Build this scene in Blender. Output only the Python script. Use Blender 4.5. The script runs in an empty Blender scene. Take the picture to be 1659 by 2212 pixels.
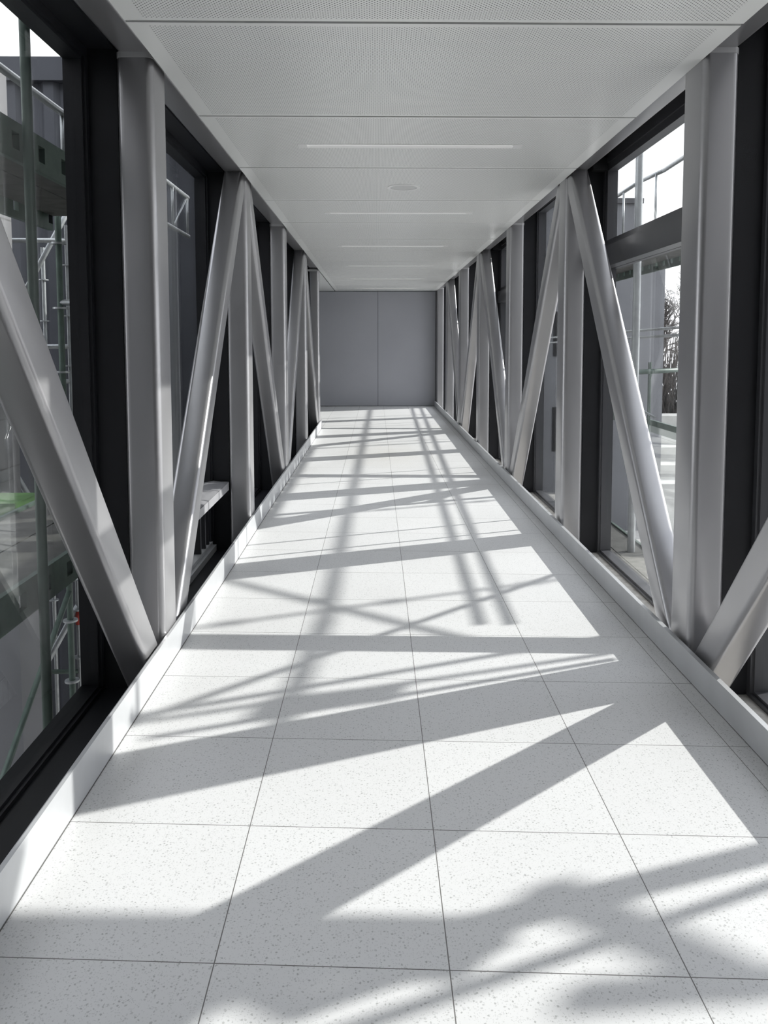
import bpy, bmesh, math, random
from mathutils import Vector, Matrix
random.seed(7)
S = bpy.context.scene
COL = S.collection

# ------------------------------------------------------------------ camera
F, U0, V0, W, H = 1772.0, 843.05, 878.57, 1659.0, 2212.0
PITCH, YAW, ROLL = 0.07713, 0.01711, -0.0008
CAM = Vector((1.0174, 0.0, 1.58))
cam = bpy.data.cameras.new('camera')
co = bpy.data.objects.new('camera', cam); COL.objects.link(co)
fw = Vector((math.sin(YAW), math.cos(YAW), 0)); rt = Vector((math.cos(YAW), -math.sin(YAW), 0)); dn = Vector((0, 0, -1))
fw2 = fw*math.cos(PITCH) + dn*math.sin(PITCH); dn2 = dn*math.cos(PITCH) - fw*math.sin(PITCH)
rt3 = rt*math.cos(ROLL) - dn2*math.sin(ROLL); dn3 = dn2*math.cos(ROLL) + rt*math.sin(ROLL)
co.matrix_world = Matrix.Translation(CAM) @ Matrix((rt3, -dn3, -fw2)).transposed().to_4x4()
cam.sensor_fit = 'VERTICAL'; cam.sensor_height = 36.0; cam.sensor_width = 27.0
cam.lens = 36.0*F/H
cam.shift_x = -(U0 - W/2)/H
cam.shift_y = (V0 - H/2)/H
cam.clip_start = 0.05; cam.clip_end = 300
S.camera = co

# ------------------------------------------------------------------ light
SX, SY = 1.88, 0.40*1.88            # shadow offset per metre of height: -SX in x, -SY in y
sun = bpy.data.lights.new('sun', 'SUN'); sun.energy = 3.55; sun.angle = math.radians(0.55); sun.color = (1.0, 0.985, 0.96)
so = bpy.data.objects.new('sun', sun); COL.objects.link(so)
so.rotation_mode = 'QUATERNION'
so.rotation_quaternion = Vector((-SX, -SY, -1)).to_track_quat('-Z', 'Y')
so.location = (12, 12, 12)
world = bpy.data.worlds.new('world'); S.world = world; world.use_nodes = True
wn = world.node_tree; wn.nodes.clear()
wo = wn.nodes.new('ShaderNodeOutputWorld'); bg = wn.nodes.new('ShaderNodeBackground')
tc = wn.nodes.new('ShaderNodeTexCoord'); sep = wn.nodes.new('ShaderNodeSeparateXYZ'); cr = wn.nodes.new('ShaderNodeValToRGB')
cr.color_ramp.elements[0].position = 0.0; cr.color_ramp.elements[0].color = (0.84, 0.85, 0.90, 1)
cr.color_ramp.elements[1].position = 0.75; cr.color_ramp.elements[1].color = (0.70, 0.735, 0.83, 1)
nz = wn.nodes.new('ShaderNodeTexNoise'); nz.inputs['Scale'].default_value = 3.0; nz.inputs['Detail'].default_value = 5
mxw = wn.nodes.new('ShaderNodeMixRGB'); mxw.inputs[2].default_value = (0.92, 0.925, 0.93, 1)
rmw = wn.nodes.new('ShaderNodeMapRange'); rmw.inputs[1].default_value = 0.45; rmw.inputs[2].default_value = 0.7
wn.links.new(tc.outputs['Generated'], sep.inputs[0]); wn.links.new(sep.outputs['Z'], cr.inputs[0])
wn.links.new(tc.outputs['Generated'], nz.inputs['Vector']); wn.links.new(nz.outputs[0], rmw.inputs[0])
wn.links.new(rmw.outputs[0], mxw.inputs[0]); wn.links.new(cr.outputs[0], mxw.inputs[1])
wn.links.new(mxw.outputs[0], bg.inputs[0]); bg.inputs[1].default_value = 1.5
wn.links.new(bg.outputs[0], wo.inputs[0])
S.view_settings.view_transform = 'Standard'; S.view_settings.look = 'None'
S.view_settings.exposure = 1.1; S.view_settings.gamma = 1.0; S.view_settings.use_curve_mapping = False
S.cycles.max_bounces = 16; S.cycles.diffuse_bounces = 8; S.cycles.transparent_max_bounces = 24
S.cycles.sample_clamp_indirect = 8; S.cycles.caustics_reflective = False
S.cycles.use_denoising = True

# ------------------------------------------------------------------ materials
def mat(name, col, rough=0.5, metal=0.0, spec=0.5, bump=0.0, bscale=60.0, mott=0.0, mscale=4.0, coat=0.0):
    m = bpy.data.materials.new(name); m.use_nodes = True
    n = m.node_tree.nodes; l = m.node_tree.links; b = n['Principled BSDF']
    b.inputs['Base Color'].default_value = (*col, 1); b.inputs['Roughness'].default_value = rough
    b.inputs['Metallic'].default_value = metal; b.inputs['Specular IOR Level'].default_value = spec
    b.inputs['Coat Weight'].default_value = coat; b.inputs['Coat Roughness'].default_value = 0.15
    g = n.new('ShaderNodeNewGeometry')
    if mott:
        t = n.new('ShaderNodeTexNoise'); t.inputs['Scale'].default_value = mscale; t.inputs['Detail'].default_value = 6
        l.new(g.outputs['Position'], t.inputs['Vector'])
        r = n.new('ShaderNodeMapRange'); r.inputs[1].default_value = 0.3; r.inputs[2].default_value = 0.7
        r.inputs[3].default_value = 1-mott; r.inputs[4].default_value = 1+mott; l.new(t.outputs[0], r.inputs[0])
        v = n.new('ShaderNodeVectorMath'); v.operation = 'SCALE'; v.inputs[0].default_value = col
        l.new(r.outputs[0], v.inputs['Scale']); l.new(v.outputs[0], b.inputs['Base Color'])
    if bump:
        t2 = n.new('ShaderNodeTexNoise'); t2.inputs['Scale'].default_value = bscale; t2.inputs['Detail'].default_value = 3
        l.new(g.outputs['Position'], t2.inputs['Vector'])
        bp = n.new('ShaderNodeBump'); bp.inputs['Strength'].default_value = bump; bp.inputs['Distance'].default_value = 0.002
        l.new(t2.outputs[0], bp.inputs['Height']); l.new(bp.outputs[0], b.inputs['Normal'])
    return m

M = {}
M['steel'] = mat('grey_micaceous_paint', (0.40, 0.397, 0.408), 0.29, 0.62, 0.5, 0.0, 900, 0.05, 1.5)
M['weld'] = mat('weld_sealant', (0.62, 0.62, 0.63), 0.5, 0.1)
M['alu'] = mat('satin_aluminium_trim', (0.56, 0.57, 0.585), 0.40, 0.35, 0.5, 0.1, 300, 0.05, 5)
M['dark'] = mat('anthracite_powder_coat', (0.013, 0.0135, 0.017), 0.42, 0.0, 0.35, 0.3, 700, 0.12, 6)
M['black'] = mat('black_gasket', (0.008, 0.008, 0.010), 0.6)
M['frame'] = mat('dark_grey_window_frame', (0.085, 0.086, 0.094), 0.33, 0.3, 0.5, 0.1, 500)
M['dusty'] = mat('dusty_sill', (0.50, 0.48, 0.45), 0.85, 0, 0.3, 0.5, 120, 0.25, 14)
M['grille'] = mat('white_fine_grille', (0.66, 0.665, 0.66), 0.5)
M['film'] = mat('protective_film_white', (0.30, 0.30, 0.315), 0.35, 0, 0.5, 1.0, 12, 0.08, 8)
M['endwall'] = mat('blue_grey_metal_panel', (0.38, 0.387, 0.42), 0.40, 0.3, 0.5, 0.05, 200, 0.03, 1.2)
M['white'] = mat('white_painted_plaster', (0.62, 0.63, 0.63), 0.6, 0, 0.4)
M['lightframe'] = mat('white_light_trim', (0.92, 0.92, 0.91), 0.3)
M['lens'] = mat('frosted_light_diffuser', (0.45, 0.455, 0.455), 0.3)
_l = M['lens'].node_tree.nodes['Principled BSDF']; _l.inputs['Emission Color'].default_value = (1, 1, 1, 1); _l.inputs['Emission Strength'].default_value = 0.22
M['galv'] = mat('galvanised_tube', (0.42, 0.44, 0.45), 0.38, 0.6, 0.5, 0.2, 80, 0.12, 18)
M['green'] = mat('green_scaffold_paint', (0.085, 0.125, 0.105), 0.5, 0.1, 0.5, 0.2, 60, 0.2, 14)
M['red'] = mat('red_marker_tape', (0.45, 0.05, 0.03), 0.5)
M['board'] = mat('scaffold_board', (0.10, 0.10, 0.095), 0.8, 0, 0.3, 0.6, 30, 0.25, 9)
M['concrete'] = mat('pale_concrete', (0.50, 0.50, 0.48), 0.85, 0, 0.3, 0.6, 25, 0.12, 3)
M['bldg'] = mat('grey_render', (0.20, 0.205, 0.22), 0.8, 0, 0.3, 0.2, 20, 0.08, 1)
M['entry'] = mat('dark_doorway_shade', (0.035, 0.035, 0.038), 0.7)  # near-black colour stands in for the unlit doorway behind the camera
M['host'] = mat('grey_cast_concrete', (0.27, 0.27, 0.275), 0.85, 0, 0.3, 0.3, 20, 0.1, 1)
M['paving'] = mat('outdoor_paving', (0.48, 0.47, 0.46), 0.9, 0, 0.2, 0.8, 8, 0.25, 1.2)
M['grass'] = mat('lawn_green', (0.05, 0.11, 0.035), 0.95, 0, 0.2, 1, 40, 0.3, 6)
M['bark'] = mat('bare_bark', (0.075, 0.065, 0.06), 0.9, 0, 0.2, 0.6, 40, 0.2, 6)

def glass_mat():
    m = bpy.data.materials.new('window_glass'); m.use_nodes = True
    n = m.node_tree.nodes; l = m.node_tree.links; n.clear()
    o = n.new('ShaderNodeOutputMaterial'); mx = n.new('ShaderNodeMixShader'); tr = n.new('ShaderNodeBsdfTransparent'); gl = n.new('ShaderNodeBsdfGlossy')
    tr.inputs[0].default_value = (0.93, 0.935, 0.925, 1); gl.inputs['Roughness'].default_value = 0.0; gl.inputs[0].default_value = (0.95, 0.97, 0.97, 1)
    lw = n.new('ShaderNodeLayerWeight'); lw.inputs[0].default_value = 0.5
    p = n.new('ShaderNodeMath'); p.operation = 'POWER'; p.inputs[1].default_value = 4.5
    ma = n.new('ShaderNodeMath'); ma.operation = 'MULTIPLY_ADD'; ma.inputs[1].default_value = 0.95; ma.inputs[2].default_value = 0.045
    l.new(lw.outputs['Facing'], p.inputs[0]); l.new(p.outputs[0], ma.inputs[0]); l.new(ma.outputs[0], mx.inputs[0])
    l.new(tr.outputs[0], mx.inputs[1]); l.new(gl.outputs[0], mx.inputs[2]); l.new(mx.outputs[0], o.inputs[0])
    return m
M['glass'] = glass_mat()

def floor_mat():
    m = bpy.data.materials.new('white_terrazzo_tiles'); m.use_nodes = True
    n = m.node_tree.nodes; l = m.node_tree.links; b = n['Principled BSDF']
    def math_(op, a, bb=None, c=None):
        x = n.new('ShaderNodeMath'); x.operation = op
        for i, v in enumerate((a, bb, c)):
            if v is None: continue
            if isinstance(v, (int, float)): x.inputs[i].default_value = v
            else: l.new(v, x.inputs[i])
        return x.outputs[0]
    g = n.new('ShaderNodeNewGeometry'); s = n.new('ShaderNodeSeparateXYZ'); l.new(g.outputs['Position'], s.inputs[0])
    X, Y = s.outputs[0], s.outputs[1]
    u = math_('DIVIDE', X, 0.6)
    v = math_('DIVIDE', math_('SUBTRACT', math_('MULTIPLY_ADD', X, 0.05684, Y), 2.02274), 0.6)
    def joint(c):
        f = math_('FRACT', math_('ADD', c, 100.5)); d = math_('ABSOLUTE', math_('SUBTRACT', f, 0.5))
        return math_('LESS_THAN', d, 0.0026)
    j = math_('MAXIMUM', joint(u), joint(v))
    # tile tone
    fu = math_('FLOOR', math_('ADD', u, 100)); fv = math_('FLOOR', math_('ADD', v, 100))
    cx = n.new('ShaderNodeCombineXYZ'); l.new(fu, cx.inputs[0]); l.new(fv, cx.inputs[1])
    wnz = n.new('ShaderNodeTexWhiteNoise'); wnz.noise_dimensions = '2D'; l.new(cx.outputs[0], wnz.inputs['Vector'])
    def chips(scale, lo, hi, seed):
        mp = n.new('ShaderNodeMapping'); mp.inputs['Location'].default_value = (seed, seed*2, 0); l.new(g.outputs['Position'], mp.inputs[0])
        nd = n.new('ShaderNodeTexNoise'); nd.inputs['Scale'].default_value = scale*1.5; l.new(mp.outputs[0], nd.inputs['Vector'])
        va = n.new('ShaderNodeVectorMath'); va.operation = 'MULTIPLY_ADD'; va.inputs[1].default_value = (0.008,)*3
        l.new(nd.outputs['Color'], va.inputs[0]); l.new(mp.outputs[0], va.inputs[2])
        vo = n.new('ShaderNodeTexVoronoi'); vo.inputs['Scale'].default_value = scale; l.new(va.outputs[0], vo.inputs['Vector'])
        near = n.new('ShaderNodeMapRange'); near.inputs[1].default_value = lo; near.inputs[2].default_value = hi
        near.inputs[3].default_value = 1; near.inputs[4].default_value = 0; l.new(vo.outputs['Distance'], near.inputs[0])
        sc = n.new('ShaderNodeSeparateColor'); l.new(vo.outputs['Color'], sc.inputs[0])
        return near.outputs[0], sc.outputs[0]
    d1, c1 = chips(95, 0.22, 0.34, 3); d2, c2 = chips(190, 0.25, 0.4, 9)
    k1 = math_('MULTIPLY', d1, math_('GREATER_THAN', c1, 0.50)); k1 = math_('MULTIPLY', k1, math_('MULTIPLY_ADD', c1, 0.75, 0.0))
    k2 = math_('MULTIPLY', d2, math_('GREATER_THAN', c2, 0.50)); k2 = math_('MULTIPLY', k2, 0.36)
    k = math_('MAXIMUM', k1, k2)
    big = n.new('ShaderNodeTexNoise'); big.inputs['Scale'].default_value = 1.6; big.inputs['Detail'].default_value = 6; l.new(g.outputs['Position'], big.inputs['Vector'])
    tone = math_('MULTIPLY_ADD', big.outputs[0], 0.05, math_('MULTIPLY_ADD', wnz.outputs[0], 0.03, 0.93))
    base = n.new('ShaderNodeVectorMath'); base.operation = 'SCALE'; base.inputs[0].default_value = (0.755, 0.757, 0.76); l.new(tone, base.inputs['Scale'])
    mc = n.new('ShaderNodeMixRGB'); mc.inputs[2].default_value = (0.26, 0.265, 0.26, 1); l.new(math_('MULTIPLY', k, 0.85), mc.inputs[0]); l.new(base.outputs[0], mc.inputs[1])
    # faint yellow dust stain halfway down the corridor
    dx = math_('MULTIPLY', math_('SUBTRACT', X, 1.15), 1.4); dy = math_('MULTIPLY', math_('SUBTRACT', Y, 11.6), 0.7)
    rr = math_('SQRT', math_('ADD', math_('MULTIPLY', dx, dx), math_('MULTIPLY', dy, dy)))
    st = n.new('ShaderNodeMapRange'); st.inputs[1].default_value = 0.1; st.inputs[2].default_value = 1.1; st.inputs[3].default_value = 0.5; st.inputs[4].default_value = 0
    l.new(rr, st.inputs[0])
    n2 = n.new('ShaderNodeTexNoise'); n2.inputs['Scale'].default_value = 5; n2.inputs['Detail'].default_value = 8; l.new(g.outputs['Position'], n2.inputs['Vector'])
    ms = n.new('ShaderNodeMixRGB'); ms.inputs[2].default_value = (0.56, 0.53, 0.44, 1); l.new(math_('MULTIPLY', st.outputs[0], n2.outputs[0]), ms.inputs[0]); l.new(mc.outputs[0], ms.inputs[1])
    mj = n.new('ShaderNodeMixRGB'); mj.inputs[2].default_value = (0.17, 0.165, 0.16, 1); l.new(j, mj.inputs[0]); l.new(ms.outputs[0], mj.inputs[1])
    l.new(mj.outputs[0], b.inputs['Base Color'])
    b.inputs['Roughness'].default_value = 0.42; b.inputs['Specular IOR Level'].default_value = 0.45
    rg = n.new('ShaderNodeMapRange'); rg.inputs[3].default_value = 0.34; rg.inputs[4].default_value = 0.52; l.new(big.outputs[0], rg.inputs[0]); l.new(rg.outputs[0], b.inputs['Roughness'])
    bu = n.new('ShaderNodeBump'); bu.inputs['Strength'].default_value = 0.5; bu.inputs['Distance'].default_value = 0.002; bu.invert = True
    l.new(j, bu.inputs['Height']); l.new(bu.outputs[0], b.inputs['Normal'])
    return m
M['floor'] = floor_mat()

CZ = 2.88                                  # ceiling height
SEAM0, PANEL = 3.447, 1.386                # first visible ceiling seam, panel length
def ceil_mat():
    m = bpy.data.materials.new('perforated_white_metal'); m.use_nodes = True
    n = m.node_tree.nodes; l = m.node_tree.links; b = n['Principled BSDF']
    def math_(op, a, bb=None, c=None):
        x = n.new('ShaderNodeMath'); x.operation = op
        for i, v in enumerate((a, bb, c)):
            if v is None: continue
            if isinstance(v, (int, float)): x.inputs[i].default_value = v
            else: l.new(v, x.inputs[i])
        return x.outputs[0]
    g = n.new('ShaderNodeNewGeometry'); s = n.new('ShaderNodeSeparateXYZ'); l.new(g.outputs['Position'], s.inputs[0])
    X, Y = s.outputs[0], s.outputs[1]
    P = 0.0205
    def dots(ox, oy):
        a = math_('SUBTRACT', math_('FRACT', math_('ADD', math_('DIVIDE', X, P), 100+ox)), 0.5)
        c = math_('SUBTRACT', math_('FRACT', math_('ADD', math_('DIVIDE', Y, P), 100+oy)), 0.5)
        r = math_('SQRT', math_('ADD', math_('MULTIPLY', a, a), math_('MULTIPLY', c, c)))
        q = n.new('ShaderNodeMapRange'); q.inputs[1].default_value = 0.12; q.inputs[2].default_value = 0.17; q.inputs[3].default_value = 1; q.inputs[4].default_value = 0
        l.new(r, q.inputs[0]); return q.outputs[0]
    d = math_('MAXIMUM', dots(0, 0), dots(0.5, 0.5))
    # plain margin round every panel
    inx = math_('MULTIPLY', math_('GREATER_THAN', X, 0.085), math_('LESS_THAN', X, 2.438))
    fy = math_('MULTIPLY', math_('FRACT', math_('ADD', math_('DIVIDE', math_('SUBTRACT', Y, SEAM0), PANEL), 20)), PANEL)
    iny = math_('MULTIPLY', math_('GREATER_THAN', fy, 0.04), math_('LESS_THAN', fy, PANEL-0.04))
    d = math_('MULTIPLY', d, math_('MULTIPLY', inx, iny))
    up = math_('LESS_THAN', s.outputs[2], CZ+0.004)
    d = math_('MULTIPLY', d, up)
    mx = n.new('ShaderNodeMixRGB'); mx.inputs[1].default_value = (0.93, 0.94, 0.92, 1); mx.inputs[2].default_value = (0.14, 0.14, 0.145, 1)
    l.new(d, mx.inputs[0]); l.new(mx.outputs[0], b.inputs['Base Color'])
    b.inputs['Roughness'].default_value = 0.30; b.inputs['Specular IOR Level'].default_value = 0.5
    sp = math_('MULTIPLY_ADD', d, -0.5, 0.5); l.new(sp, b.inputs['Specular IOR Level'])
    return m
M['ceil'] = ceil_mat()

def stripe_mat(name, col, pitch, depth, axis):
    m = mat(name, col, 0.5, 0.2, 0.4, 0, 60, 0.05, 2)
    return m
M['clad'] = mat('dark_profiled_cladding', (0.085, 0.09, 0.105), 0.5, 0.2, 0.4, 0.1, 30, 0.08, 2)

def panelwall_mat():
    m = bpy.data.materials.new('pale_tiled_facade'); m.use_nodes = True
    n = m.node_tree.nodes; l = m.node_tree.links; b = n['Principled BSDF']
    g = n.new('ShaderNodeNewGeometry'); mp = n.new('ShaderNodeMapping'); mp.inputs['Rotation'].default_value = (math.radians(90), 0, 0)
    l.new(g.outputs['Position'], mp.inputs[0])
    br = n.new('ShaderNodeTexBrick'); br.inputs['Scale'].default_value = 1.0; br.inputs['Mortar Size'].default_value = 0.008
    br.inputs['Brick Width'].default_value = 0.9; br.inputs['Row Height'].default_value = 0.45; br.offset = 0
    br.inputs['Color1'].default_value = (0.15, 0.15, 0.155, 1); br.inputs['Color2'].default_value = (0.13, 0.13, 0.135, 1); br.inputs['Mortar'].default_value = (0.08, 0.08, 0.08, 1)
    l.new(mp.outputs[0], br.inputs['Vector']); l.new(br.outputs[0], b.inputs['Base Color']); b.inputs['Roughness'].default_value = 0.8
    return m
M['facade'] = panelwall_mat()

# ------------------------------------------------------------------ mesh helpers
class MB:
    def __init__(self): self.v = []; self.f = []; self.s = []
    def box(self, x0, x1, y0, y1, z0, z1):
        if x0 > x1: x0, x1 = x1, x0
        b = len(self.v)
        self.v += [(x0,y0,z0),(x1,y0,z0),(x1,y1,z0),(x0,y1,z0),(x0,y0,z1),(x1,y0,z1),(x1,y1,z1),(x0,y1,z1)]
        for q in ((0,3,2,1),(4,5,6,7),(0,1,5,4),(1,2,6,5),(2,3,7,6),(3,0,4,7)):
            self.f.append(tuple(b+i for i in q)); self.s.append(False)
        return self
    def prism(self, secs, smooth=True, cap=True):
        """secs: list of rings with equal counts"""
        n = len(secs[0]); b = len(self.v)
        for r in secs: self.v += [tuple(p) for p in r]
        for k in range(len(secs)-1):
            for i in range(n):
                j = (i+1) % n
                self.f.append((b+k*n+i, b+k*n+j, b+(k+1)*n+j, b+(k+1)*n+i)); self.s.append(smooth)
        if cap:
            self.f.append(tuple(b+i for i in reversed(range(n)))); self.s.append(False)
            self.f.append(tuple(b+(len(secs)-1)*n+i for i in range(n))); self.s.append(False)
        return self
    def tube(self, p, q, r, n=10, r2=None):
        p = Vector(p); q = Vector(q); d = (q-p).normalized(); a = d.orthogonal().normalized(); c = d.cross(a)
        rr = (r, r if r2 is None else r2)
        return self.prism([[o + a*(R*math.cos(2*math.pi*i/n)) + c*(R*math.sin(2*math.pi*i/n)) for i in range(n)] for o, R in ((p, rr[0]), (q, rr[1]))])
    def poly_tube(self, pts, r, n=8):
        for a, b in zip(pts, pts[1:]): self.tube(a, b, r, n)
        return self
    def rrect(self, p, q, ax, w, d, r, seg=5):
        """rounded rectangular hollow section from p to q, width w along unit vector ax, depth d along the cross axis"""
        p = Vector(p); q = Vector(q); ax = Vector(ax).normalized(); dr = (q-p).normalized(); ay = dr.cross(ax).normalized()
        ring = []
        for cx, cy, a0 in ((1,1,0),(-1,1,90),(-1,-1,180),(1,-1,270)):
            for i in range(seg+1):
                t = math.radians(a0 + 90*i/seg)
                ring.append(((w/2-r)*cx + r*math.cos(t), (d/2-r)*cy + r*math.sin(t)))
        return self.prism([[o + ax*u + ay*v for u, v in ring] for o in (p, q)])
    def build(self, name, m, parent=None, loc=None):
        me = bpy.data.meshes.new(name); o = bpy.data.objects.new(name, me)
        vs = self.v
        if loc is None and vs and parent is None:
            loc = (sum(v[0] for v in vs)/len(vs), sum(v[1] for v in vs)/len(vs), min(v[2] for v in vs))
        off = Vector(loc) if (loc is not None and parent is None) else (parent['_w'] if parent is not None else Vector((0,0,0)))
        off = Vector(off)
        me.from_pydata([tuple(Vector(v)-off) for v in vs], [], self.f)
        me.materials.append(m)
        me.polygons.foreach_set('use_smooth', self.s); me.update()
        bm = bmesh.new(); bm.from_mesh(me); bmesh.ops.recalc_face_normals(bm, faces=bm.faces); 
        for e in bm.edges:
            if len(e.link_faces) == 2 and e.calc_face_angle(0) > math.radians(35): e.smooth = False
        bm.to_mesh(me); bm.free()
        COL.objects.link(o)
        o['_w'] = tuple(off)
        if parent is None: o.location = off
        else: o.parent = parent
        return o

def empty(name, loc):
    o = bpy.data.objects.new(name, None); COL.objects.link(o); o.location = loc; o['_w'] = tuple(loc); o.empty_display_size = 0.2
    return o
def tag(o, label=None, cat=None, group=None, kind=None):
    if label: o['label'] = label
    if cat: o['category'] = cat
    if group: o['group'] = group
    if kind: o['kind'] = kind
    return o

# ------------------------------------------------------------------ layout numbers
XL, XR = 0.0, 2.478                        # skirting faces
PL = 2.755; CL = [4.065 + PL*n for n in range(-1, 5)]          # left column axes (A is index 1)
PR = 2.74;  CR = [3.965 + PR*n for n in range(-1, 7)]          # right column axes
YB, YE = -0.9, 20.62                       # back and end of the corridor
LOB = 15.33                                # the left side opens into a lobby beyond here

# ---- floor
f = MB().box(-0.02, 2.52, YB, YE+0.3, -0.12, 0).box(-2.2, -0.02, LOB, YE+0.3, -0.12, 0)
tag(f.build('floor', M['floor']), kind='structure')
# ---- ceiling : backing + panels
cb = MB().box(-0.015, 2.515, YB, YE+0.3, CZ+0.05, CZ+0.10).box(-2.2, -0.015, LOB-0.5, YE+0.3, CZ+0.05, CZ+0.10)
ceil = tag(cb.build('ceiling', M['dark']), kind='structure')
GAP = 0.011
y = SEAM0 - 4*PANEL
LAMPS = [5.535 + 2.80*n for n in range(0, 6)]
k = -4
while y < YE+0.2:
    y0, y1 = y+GAP, min(y+PANEL-GAP, YE+0.25)
    mb = MB()
    lamp = [ly for ly in LAMPS if y0 < ly < y1]
    if lamp:
        ly = lamp[0]; a, b_, hw = 0.505, 1.985, 0.052
        mb.box(0.004, a, y0, y1, CZ, CZ+0.008).box(b_, 2.520, y0, y1, CZ, CZ+0.008)
        mb.box(a, b_, y0, ly-hw, CZ, CZ+0.008).box(a, b_, ly+hw, y1, CZ, CZ+0.008)
    else:
        mb.box(0.004, 2.520, y0, y1, CZ, CZ+0.008)
    mb.build('ceiling_panel', M['ceil'], ceil)
    y += PANEL; k += 1
MB().box(-2.2, -0.018, LOB-0.4, YE+0.25, CZ, CZ+0.03).build('lobby_ceiling_panel', M['white'], ceil)

# ---- end wall and walls that close the place
ew = MB().box(-2.2, 2.9, YE+0.06, YE+0.3, -0.1, CZ+0.1)
wb = tag(ew.build('wall_back', M['black']), kind='structure')
for i, (a, b_) in enumerate(((-2.2, -0.41), (-0.40, 1.0585), (1.0665, 2.53))):
    p = MB().box(a, b_, YE, YE+0.06, 0.012, CZ-0.012).build('wall_panel', M['endwall'], wb)
tag(MB().box(2.50, 2.56, YE-0.10, YE, 0.0, CZ).build('trim_1', M['frame']), kind='structure')
tag(MB().box(-0.6, 3.1, YB-0.15, YB, -0.15, 3.2).box(-0.42, -0.2, YB, CL[0]-0.11, -0.15, 3.2).box(2.70, 2.92, YB, CR[0]-0.11, -0.15, 3.2).build('wall_front', M['entry']), kind='structure')  # unseen walls behind the camera, coloured dark to keep column faces dim
tag(MB().box(-2.3, -2.2, LOB-0.4, YE+0.3, -0.12, CZ+0.1).box(-2.3, -0.44, LOB-0.1, LOB, -0.12, CZ+0.1).build('wall_left', M['white']), kind='structure')

# ---- skirting rails
bl = MB().box(-0.013, 0.0, YB, LOB-0.02, 0.005, 0.155).box(-0.019, -0.012, YB, LOB-0.02, 0.10, 0.151)
o = tag(bl.build('baseboard_left', M['alu']), kind='structure')
MB().box(-0.012, -0.002, YB, LOB-0.03, 0.0005, 0.006).build('shadow_gap', M['black'], o)
br_ = MB().box(XR, XR+0.014, YB, YE-0.01, 0.005, 0.135).box(XR+0.013, XR+0.024, YB, YE-0.01, 0.10, 0.134)
o = tag(br_.build('baseboard_right', M['alu']), kind='structure')
MB().box(XR+0.002, XR+0.012, YB, YE-0.02, 0.0005, 0.006).build('shadow_gap', M['black'], o)

# ---- steel truss
ORD = ['first', 'second', 'third', 'fourth', 'fifth', 'sixth', 'seventh', 'eighth', 'ninth']
def chord(xc, y0, y1, side):
    m = MB().rrect((xc, y0, 3.05), (xc, y1, 3.05), (1,0,0), 0.17, 0.24, 0.03)
    o = m.build('steel_beam', M['steel']); tag(o, f'long grey steel beam running above the {side} hand columns beside the ceiling', 'beam')
    m = MB().rrect((xc, y0, -0.27), (xc, y1, -0.27), (1,0,0), 0.17, 0.2, 0.03)
    o = m.build('steel_beam', M['steel']); tag(o, f'grey steel bottom beam hidden behind the {side} hand skirting rail below the columns', 'beam')
chord(-0.105, YB, LOB+0.05, 'left'); chord(2.605, YB, YE, 'right')
def column(xc, yc, side, idx):
    root = MB().rrect((xc, yc, -0.17), (xc, yc, 2.925), (1,0,0), 0.17, 0.25, 0.034).build('steel_column', M['steel'])
    MB().rrect((xc, yc, 2.905), (xc, yc, 2.932), (1,0,0), 0.173, 0.253, 0.034).build('weld_seam', M['weld'], root)
    if idx >= 0:
        w = ORD[idx]
        n = 'nearest in view' if idx == 0 else f'{w} from the camera'
        tag(root, f'upright grey steel column of the {side} hand row, {n}', 'column', f'{side} row of upright steel columns')
    else:
        tag(root, f'upright grey steel column of the {side} hand row beside the camera, just out of the frame', 'column', f'{side} row of upright steel columns')
for i, yc in enumerate(CL): column(-0.105, yc, 'left', i-1)
for i, yc in enumerate(CR):
    if yc < YE-0.1: column(2.605, yc, 'right', i-1)
def brace(xc, yb, dirn, label, group):
    """slopes up from beside the column foot at yb towards the next column head"""
    z0, z1 = -0.16, 2.95
    f_ = lambda z: yb + dirn*(0.184 + z/1.19)
    p = (xc, f_(z0), z0); q = (xc, f_(z1), z1)
    o = MB().rrect(p, q, (1,0,0), 0.148, 0.172, 0.028).build('steel_brace', M['steel'])
    tag(o, label, 'brace', group)
for side, xc, C in (('left', -0.105, CL), ('right', 2.605, CR)):
    for i in range(1, len(C), 2):
        for d in (-1, 1):
            yt = C[i] + d*2.7
            if yt < YB or yt > (LOB+0.4 if side == 'left' else YE+0.4): continue
            if C[i] > YE-0.4: continue
            j = i-1
            if j < 0: lab = f'sloping grey brace behind the camera in the {side} row, leaning {"forwards" if d>0 else "backwards"}'
            elif d < 0: lab = f'sloping grey brace leaning towards the camera from the foot of the {ORD[j]} {side} column'
            else: lab = f'sloping grey brace leaning away from the camera from the foot of the {ORD[j]} {side} column'
            brace(xc, C[i], d, lab, f'{side} row of sloping steel braces')

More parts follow.
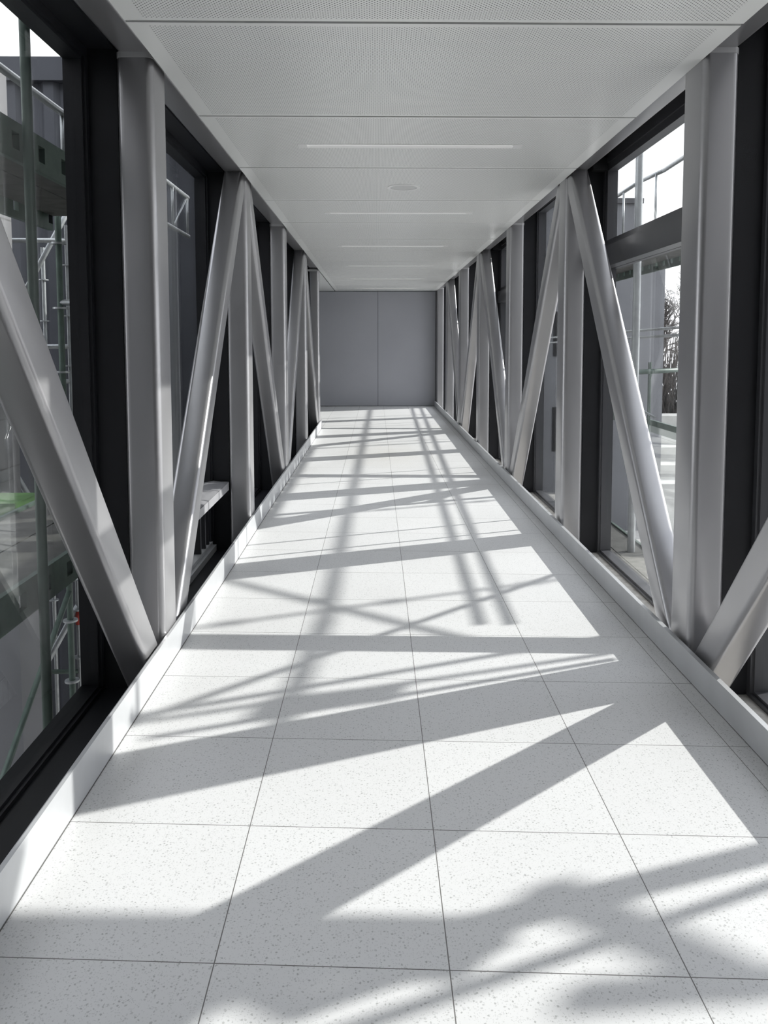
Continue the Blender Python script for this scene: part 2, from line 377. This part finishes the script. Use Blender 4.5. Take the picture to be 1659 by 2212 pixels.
# ---- windows
def window(n, side, y0, y1, kind):
    """one glazed bay between two column axes; s = outward direction"""
    s = -1 if side == 'left' else 1
    xi = -0.195 if side == 'left' else 2.695         # inner edge of the liners
    X = lambda d: xi + s*d                           # depth outward
    ft = 0.10                                        # liner half thickness each side of axis
    zt = 2.955 if side == 'left' else 3.10
    zb = -0.125 if side == 'left' else -0.14
    root = empty(f'window_{n}', (X(0.19), (y0+y1)/2, zb)); tag(root, kind='structure')
    a, b_ = y0+ft*0.9, y1-ft*0.9
    g = 0.012
    # side liners (dark fins in line with the columns)
    MB().box(X(0), X(0.135), a-ft, a, zb, zt+0.05).build('side_liner', M['dark'], root)
    MB().box(X(0), X(0.135), b_, b_+ft-0.004, zb, zt+0.05).build('side_liner', M['dark'], root)
    # head
    MB().box(X(0.012), X(0.135), a, b_, zt, zt+0.04).build('head_liner', M['dark'], root)
    # sill board
    if side == 'left':
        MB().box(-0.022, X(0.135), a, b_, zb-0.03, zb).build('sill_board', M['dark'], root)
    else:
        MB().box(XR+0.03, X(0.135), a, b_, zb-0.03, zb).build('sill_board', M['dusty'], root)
    # outer frame with gasket steps
    fr = MB(); x0, x1 = X(0.135), X(0.235)
    ja, jb = a+0.035, b_-0.035
    fr.box(x0, x1, a-0.02, ja, zb, zt).box(x0, x1, jb, b_+0.02, zb, zt).box(x0, x1, ja, jb, zt-0.045, zt+0.03).box(x0, x1, ja, jb, zb-0.02, zb+0.02)
    fr.box(X(0.15), x1, ja, ja+0.014, zb+0.02, zt-0.045).box(X(0.15), x1, jb-0.014, jb, zb+0.02, zt-0.045)
    fr.box(X(0.15), x1, ja+0.014, jb-0.014, zb+0.02, zb+0.034).box(X(0.15), x1, ja+0.014, jb-0.014, zt-0.06, zt-0.045)
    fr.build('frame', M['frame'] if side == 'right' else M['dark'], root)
    gx0, gx1 = X(0.185), X(0.197)
    if kind == 'plain':
        MB().box(gx0, gx1, ja+0.01, jb-0.01, zb+0.03, zt-0.05).build('pane', M['glass'], root)
    elif kind == 'vent':
        tz0, tz1 = 2.17, 2.33
        MB().box(X(0.10), x1, ja, jb, tz0, tz1).build('transom', M['frame'], root)
        MB().box(gx0, gx1, ja+0.01, jb-0.01, zb+0.03, tz0).build('pane', M['glass'], root)
        sa = MB(); u0, u1, w0, w1 = ja+0.015, jb-0.015, tz1, zt-0.12
        MB().box(X(0.13), x1, ja, jb, zt-0.12, zt-0.04).build('vent_head', M['frame'], root)
        t = 0.055
        sa.box(X(0.14), X(0.215), u0, u0+t, w0, w1).box(X(0.14), X(0.215), u1-t, u1, w0, w1).box(X(0.14), X(0.215), u0+t, u1-t, w1-t, w1).box(X(0.14), X(0.215), u0+t, u1-t, w0, w0+t)
        sash = sa.build('vent_sash', M['frame'], root)
        MB().box(gx0, gx1, u0+t-0.01, u1-t+0.01, w0+t-0.01, w1-t+0.01).build('vent_pane', M['glass'], sash)
        st = MB().box(X(0.02), X(0.135), b_-0.12, b_-0.02, zt-0.17, zt-0.08)
        st.build('opener_motor', M['black'], root)
    elif kind == 'ledge':
        lz = 0.455
        MB().box(X(-0.0), X(0.20), ja, jb, lz-0.075, lz-0.012).build('transom_box', M['film'], root)
        lm = MB()
        # wrinkled protective film on the ledge
        nx, ny = 6, 40; base = len(lm.v)
        for i in range(nx+1):
            for j2 in range(ny+1):
                lm.v.append((X(0.0 + 0.19*i/nx), ja + (jb-ja)*j2/ny, lz-0.008 + random.uniform(0, 0.012)*(0 < i < nx)))
        for i in range(nx):
            for j2 in range(ny):
                q = base + i*(ny+1)+j2; lm.f.append((q, q+1, q+ny+2, q+ny+1)); lm.s.append(True)
        lm.build('protective_film', M['film'], root)
        MB().box(gx0, gx1, ja+0.01, jb-0.01, lz, zt-0.05).build('pane', M['glass'], root)
        MB().box(gx0, gx1, ja+0.01, jb-0.01, zb+0.03, lz-0.07).build('lower_pane', M['glass'], root)
        MB().box(X(0.11), X(0.20), ja, jb, zb+0.0, zb+0.05).box(X(0.14), X(0.20), ja, jb, zb+0.05, zb+0.075).build('lower_bead', M['alu'], root)
        for yy in (jb-0.12, jb-0.25, jb-0.42):
            MB().box(X(0.15), X(0.20), yy, yy+0.03, zb+0.05, lz-0.075).build('mullion', M['dark'], root)
    return root
w = 1
lk = {0: 'plain', 1: 'ledge', 2: 'plain', 3: 'plain', 4: 'plain'}
for i in range(len(CL)-1):
    window(w, 'left', CL[i], CL[i+1], lk[i]); w += 1
rk = {0: 'plain', 1: 'vent', 2: 'plain', 3: 'vent', 4: 'plain', 5: 'vent', 6: 'plain'}
for i in range(len(CR)-1):
    if CR[i+1] > YE+0.2: break
    wr = window(w, 'right', CR[i], CR[i+1], rk[i]); w += 1
    for yy in (7.15, 7.55, 10.27, 10.70, 13.4, 13.8, 16.4, 16.8):
        if CR[i] < yy < CR[i+1]: MB().tube((3.0, yy, -0.2), (3.0, yy, 3.16), 0.0135, 8).build('shadow_rod', M['galv'], wr)  # rods added to cast the thin shadow lines across the floor
# roof and underside of the bridge
tag(MB().box(-0.46, 2.96, YB, YE+0.3, 3.17, 3.30).build('trim_2', M['dark']), kind='structure')
tag(MB().box(-0.43, 2.93, YB, YE+0.3, -0.42, -0.375).build('trim_3', M['dark']), kind='structure')

# ---- ceiling lights
for i, ly in enumerate(LAMPS):
    root = empty('linear_ceiling_light', (1.245, ly, CZ))
    a, b_, hw = 0.505, 1.985, 0.052
    fr = MB().box(a, b_, ly-hw, ly-hw+0.014, CZ-0.004, CZ+0.03).box(a, b_, ly+hw-0.014, ly+hw, CZ-0.004, CZ+0.03)
    fr.box(a, a+0.06, ly-hw+0.014, ly+hw-0.014, CZ-0.004, CZ+0.03).box(b_-0.06, b_, ly-hw+0.014, ly+hw-0.014, CZ-0.004, CZ+0.03)
    fr.build('trim_frame', M['lightframe'], root)
    MB().box(a+0.06, b_-0.06, ly-hw+0.014, ly+hw-0.014, CZ+0.012, CZ+0.02).build('diffuser', M['lens'], root)
    where = 'nearest the camera, before the round disc' if i == 0 else (f'{ORD[i]} from the camera' if i == 1 else (f'{ORD[i]} from the camera' if i < 5 else 'farthest, beside the end wall'))
    tag(root, f'slim recessed strip light across the white ceiling, {where}', 'light', 'recessed strip lights in the ceiling')
root = empty('ceiling_disc', (1.25, 6.965, CZ))
def ring(mb, cx, cy, r0, r1, z0, z1, n=40):
    secs = []
    for r, z in ((r0, z1), (r0, z0), (r1, z0), (r1, z1)): secs.append([(cx+r*math.cos(2*math.pi*i/n), cy+r*math.sin(2*math.pi*i/n), z) for i in range(n)])
    secs.append(secs[0]); mb.prism(secs, smooth=False, cap=False); return mb
ring(MB(), 1.25, 6.965, 0.112, 0.136, CZ-0.007, CZ+0.002).build('rim', M['lightframe'], root)
MB().tube((1.25, 6.965, CZ-0.003), (1.25, 6.965, CZ+0.004), 0.112, 40).build('speaker_grille', M['grille'], root)
tag(root, 'round white disc with pale rim set flush in the perforated ceiling', 'speaker')

# ------------------------------------------------------------------ outside
tag(MB().box(-40, 60, -15, 90, -4.2, -4.0).build('ground', M['paving']), kind='structure')
gr = empty('outbuilding', (-3, 7.1, -4)); MB().box(-4.2, -1.95, 6.7, 7.2, -4, 0.05).build('wall', M['bldg'], gr)
MB().box(-4.2, -1.95, 6.7, 7.2, 0.05, 0.27).build('grass_roof', M['grass'], gr)
tag(gr, 'low outbuilding with a strip of green grass on top beyond the nearest left window', 'outbuilding')

# building with profiled cladding (left, ahead)
b1 = empty('clad_building', (-5.2, 16, -4))
m = MB().box(-10, -1.25, 11.2, 24, -4, 5.0); x = -9.9
while x < -1.3:
    m.prism([[(x, 11.2, z), (x+0.06, 11.12, z), (x+0.19, 11.12, z), (x+0.25, 11.2, z)] for z in (-4, 5.0)], smooth=False); x += 0.5
m.build('wall', M['clad'], b1)
m = MB().box(-10.05, -1.2, 11.05, 24, 5.0, 5.3); m.build('parapet', M['clad'], b1)
tag(b1, 'dark ribbed metal clad building seen through the left windows', 'building')
MB().tube((-8.2, 13, 5.2), (-8.2, 13, 6.2), 0.25, 20).tube((-8.2, 13, 6.2), (-8.2, 13, 6.5), 0.4, 20).build('roof_vent', M['clad'], b1)
b2 = MB().box(-9, -2.33, 7.3, 7.7, -4, 4.0).build('panelled_wall', M['facade']); tag(b2, 'pale square-panelled wall at the far left behind the green scaffold', 'wall')

rb = empty('unseen_host_building', (1.25, -2.5, -4)); MB().box(-18, -0.62, -4, -1.05, -4, 10).box(3.12, 20, -4, -1.05, -4, 10).box(-0.62, 3.12, -4, -1.05, 3.35, 10).build('wall', M['host'], rb)  # unseen building, added so column faces do not mirror open sky
for xx in (-12, -8, -4.2, 4.4, 8.2, 12):
    fr_ = MB().box(xx, xx+1.6, -1.05, -1.0, 0.4, 2.4).build('window_frame', M['frame'], rb); MB().box(xx+0.08, xx+1.52, -1.0, -0.985, 0.48, 2.32).build('pane', M['black'], fr_)
tag(rb, 'unseen grey concrete building added behind the camera to darken reflections, where the glazed bridge starts', 'building')

def scaff_posts(root, pts, z0, z1, m, collars=True):
    for (x, y_) in pts:
        o = MB().tube((x, y_, z0), (x, y_, z1), 0.0242, 14).build('standard', m, root)
        if collars:
            z = z0+0.35
            while z < z1:
                if z > -2.4: MB().tube((x, y_, z), (x, y_, z+0.014), 0.058, 16).build('rosette', M['galv'], o)
                z += 0.5
def deck(root, x0, x1, y0, y1, z):
    n = max(1, round((x1-x0)/0.32)); wd = (x1-x0)/n
    for i in range(n): MB().box(x0+i*wd+0.006, x0+(i+1)*wd-0.006, y0, y1, z-0.05, z).build('deck_plank', M['board'], root)
    for xx in (x0-0.03, x1+0.0):
        e = MB(); yy = y0; e.box(xx, xx+0.03, y0, y1, z-0.16, z-0.11).box(xx, xx+0.03, y0, y1, z-0.03, z+0.02)
        while yy < y1:
            e.box(xx, xx+0.03, yy, min(yy+0.22, y1), z-0.11, z-0.03); yy += 0.30
        e.build('deck_beam', M['green'], root)
# near left scaffold, just outside the glass
s1 = empty('scaffold', (-1.0, 5, -4)); tag(s1, 'green and galvanised tube scaffold with deck close outside the nearest left window', 'scaffold')
scaff_posts(s1, [(-0.60, 3.93)], -4, 4.2, M['green'], False)
scaff_posts(s1, [(-1.45, 3.93), (-0.66, 6.5), (-1.45, 6.5), (-1.45, 1.4)], -4, 2.6, M['green'])
deck(s1, -1.45, -0.70, 2.2, 6.4, 2.60); deck(s1, -1.45, -0.70, 1.8, 6.4, 0.42); deck(s1, -1.45, -0.70, 1.8, 6.4, -1.6)
r = MB(); r.tube((-0.74, 2.2, 2.87), (-0.74, 4.75, 2.87), 0.02).tube((-0.74, 4.75, 2.87), (-0.74, 4.75, 2.52), 0.016); r.build('guard_rail', M['galv'], s1)
for (p, q) in (((-0.66, 3.93, -0.85), (-0.66, 6.5, 0.25)), ((-0.66, 3.93, -2.2), (-0.66, 6.5, -0.9)), ((-1.45, 3.93, -2.2), (-1.45, 6.5, -0.4)), ((-0.66, 3.93, -1.2), (-1.45, 3.93, -0.1)),
               ((-0.66, 3.93, -1.4), (-0.66, 1.5, -0.3)), ((-0.66, 3.93, -0.6), (-0.66, 1.5, -2.0))):
    MB().tube(p, q, 0.022).build('brace_tube', M['green'], s1)
for z in (-0.3, 0.9, 1.9):
    MB().tube((-0.66, 6.5, z), (-1.45, 6.5, z), 0.0242).build('ledger', M['galv'], s1)
# far left scaffold along the clad building
s2 = empty('scaffold', (-2.3, 9, -4)); tag(s2, 'galvanised tube scaffold with disc couplers farther off, in front of the dark clad building', 'scaffold')
scaff_posts(s2, [(-3.05, 10.2), (-2.05, 8.3), (-3.05, 8.3), (-2.05, 10.2)], -4, 2.75, M['galv'])
for (p, q) in (((-3.2, 9.0, 1.4), (-2.0, 9.0, 3.5)), ((-2.05, 8.3, -2.6), (-2.05, 10.2, -0.8)), ((-3.05, 8.3, -2.9), (-2.05, 8.3, -1.1)), ((-3.05, 8.3, 1.0), (-2.05, 8.3, -0.8))):
    MB().tube(p, q, 0.03).build('brace_tube', M['galv'], s2)
for z in (1.55, 1.2, 0.6, 2.6, -0.5, -1.8):
    for p, q in (((-3.05, 8.3, z), (-2.05, 8.3, z)), ((-2.05, 8.3, z), (-2.05, 10.2, z))): MB().tube(p, q, 0.0242).build('ledger', M['galv'] if z > 1 else M['green'], s2)
for z in (-0.4, -1.3): MB().tube((-2.05, 8.3, z), (-2.05, 8.3, z+0.14), 0.03).build('marker_band', M['red'], s2)
g = MB()
for z in (3.10, 2.70): g.tube((-0.95, 6.6, z), (-0.95, 8.76, z), 0.021)
for yy in (6.6, 8.1, 8.72): g.tube((-0.95, yy, 2.70), (-0.95, yy, 3.10), 0.014)
g.tube((-0.95, 8.1, 2.7), (-0.95, 8.72, 3.10), 0.010)
g.build('guard_frame', M['galv'], s1)

# right side scaffold: its rails and braces throw the soft long shadows
XS = 9.3
s3 = empty('scaffold', (XS, 12, -4)); tag(s3, 'green tube scaffold seen through the right hand windows', 'scaffold')
src = lambda X, Y, P=9.3: (P, Y + 0.40*(P-X), (P-X)/SX)
def srcline(a, b_, rad, nm='brace_tube', P=9.3, root=None):
    MB().tube(src(*a, P), src(*b_, P), rad, 12).build(nm, M['galv'], root or s3)
srcline((0.72, 4.55), (0.88, 20.3), 0.028, 'ledger', 6.5)
srcline((1.60, 4.5), (1.89, 20.3), 0.021, 'ledger', 5.05)
srcline((1.77, 4.5), (2.11, 20.3), 0.021, 'ledger', 5.05)
srcline((-0.20, 5.56), (1.75, 4.08), 0.026, 'brace_tube', 6.5)
srcline((2.35, 5.60), (-0.1, 3.25), 0.022, 'brace_tube', 5.0)
srcline((0.72, 4.6), (0.60, 3.1), 0.030, 'ledger', 6.5)
scaff_posts(s3, [(XS, 8.2), (XS, 11.0), (XS, 16.0), (XS, 21)], -4, 5.4, M['green'])
# nearer right scaffold bay with deck, rails
s4 = empty('scaffold', (4.6, 12, -4)); tag(s4, 'pale green scaffold bay with toe board and deck beyond the right vent window', 'scaffold')
MB().tube((3.87, 9.0, -4), (3.87, 9.0, 4.3), 0.042, 16).build('standard', M['galv'], s4)
scaff_posts(s4, [(5.04, 12.0)], -4, 1.3, M['green'], False)
MB().tube((3.87, 9.0, 1.26), (6.4, 12.6, 1.20), 0.03).build('ledger', M['green'], s4)
MB().tube((3.87, 8.94, 4.12), (3.87, 9.06, 4.2), 0.07).build('coupler_or_shadow_board', M['galv'], s4)
deck(s4, 3.95, 4.95, 9.2, 14.5, 2.75)
MB().box(5.6, 5.64, 11, 17, 0.1, 0.3).build('toe_board', M['green'], s4)
g = MB().poly_tube([(4.9, 9.6, 3.93), (4.9, 11.2, 3.90), (4.95, 12.4, 3.98), (4.9, 14.0, 3.93)], 0.03); g.tube((4.9, 11.5, 3.93), (4.9, 11.5, 3.2), 0.018); g.tube((4.9, 13.0, 3.93), (4.9, 13.0, 3.2), 0.018)
g.build('guard_rail', M['galv'], s4)
MB().tube((4.62, 10.5, 0.62), (5.6, 16, 0.62), 0.016).build('ledger', M['galv'], s4)
deck(s4, 3.35, 4.05, 5.2, 12.0, -0.75)
# unseen boards and tubes added outside the right glass to cast near floor shadows
s5 = empty('scaffold', (5.2, 4.5, -4)); tag(s5, 'unseen scaffold parts added outside the right wall beside the camera to cast floor shadows', 'scaffold')
def board(a, b_, P, w_, nm):
    p, q = Vector(src(*a, P)), Vector(src(*b_, P)); MB().rrect(p, q, (1,0,0), 0.04, w_, 0.01).build(nm, M['galv'], s5)
board((-0.35, 2.08), (1.32, 2.03), 5.5, 0.19, 'shadow_board')
srcline((1.1, 2.05), (2.3, 2.44), 0.05, 'brace_tube', 5.5, s5)
srcline((0.42, 2.08), (0.86, 1.84), 0.045, 'brace_tube', 5.5, s5)
srcline((0.80, 1.83), (1.35, 2.06), 0.035, 'brace_tube', 5.5, s5)
board((-0.5, 1.80), (0.64, 1.87), 5.6, 0.34, 'shadow_board')
srcline((1.50, 2.26), (1.95, 1.88), 0.05, 'brace_tube', 7.5, s5)
srcline((1.5, 1.86), (2.3, 1.93), 0.05, 'brace_tube', 7.5, s5)
srcline((0.10, 3.20), (2.20, 3.98), 0.020, 'ledger', 4.4, s5)
srcline((0.00, 3.33), (2.20, 4.06), 0.022, 'ledger', 6.0, s5)
board((0.50, 3.46), (1.12, 3.62), 6.0, 0.17, 'coupler_or_shadow_board')  # board added to cast the broad shadow patch among the thin lines
for p in ((5.5, 3.6), (5.5, 5.6)): MB().tube((*p, -4), (*p, 3.4), 0.0242).build('standard', M['galv'], s5)

# buildings ahead right
b3 = empty('grey_building', (7, 28, -4)); MB().box(3.6, 8.65, 24, 34, -4, 5.6).build('wall', M['bldg'], b3)
MB().box(8.65, 9.45, 24, 34, -4, 4.1).build('stair_tower', M['bldg'], b3); MB().box(3.5, 8.75, 23.9, 34, 5.6, 5.75).build('parapet', M['frame'], b3)
m = MB()
for z in (-1.6, 1.2, 3.8):
    for xx in (4.4, 6.2): m.box(xx, xx+1.1, 23.97, 24.02, z, z+1.3)
m.build('window_pane', M['black'], b3)
tag(b3, 'grey rendered building beyond the right scaffold', 'building')
st = MB()
for i in range(5): st.box(9.5, 26, 24+i*1.0, 25+i*1.0, -4, -2.6+0.42*i)
tag(st.build('concrete_terrace', M['concrete']), 'pale stepped concrete terrace low beyond the right window', 'terrace')

def tree(x, y_, z, h, label, name='bare_tree', seed=1):
    rd = random.Random(seed); mb = MB()
    def grow(p, d, L, r, lv):
        q = p + d*L; mb.tube(p, q, r, 3 if lv > 4 else 5, r*0.7)
        if lv > 6 or r < 0.003: return
        for k_ in range(4 if lv in (1, 2) else 3):
            nd = (d + Vector((rd.uniform(-.8, .8), rd.uniform(-.8, .8), rd.uniform(-.35, .6)))).normalized()
            grow(q, nd, L*rd.uniform(0.62, 0.86), r*0.66, lv+1)
    grow(Vector((x, y_, z)), Vector((0, 0, 1)), h*0.22, h*0.018, 0)
    tag(mb.build(name, M['bark']), label, 'tree')
tree(15.6, 41, -2.5, 9, 'leafless tree against the sky seen through the right window', seed=4)
hb = MB(); rd = random.Random(3)
for i in range(900):
    x = rd.uniform(10.6, 17); yy = rd.uniform(30, 32.5); z = -2.2
    hb.tube((x, yy, z), (x+rd.uniform(-.9, .9), yy+rd.uniform(-.5, .5), z+rd.uniform(2.0, 4.3)), 0.022, 4, 0.008)
tag(hb.build('bare_hedge', M['bark']), 'tangled brown leafless hedge under the tree beyond the right window', 'hedge', kind='stuff')

for o in bpy.data.objects:
    if '_w' in o: del o['_w']
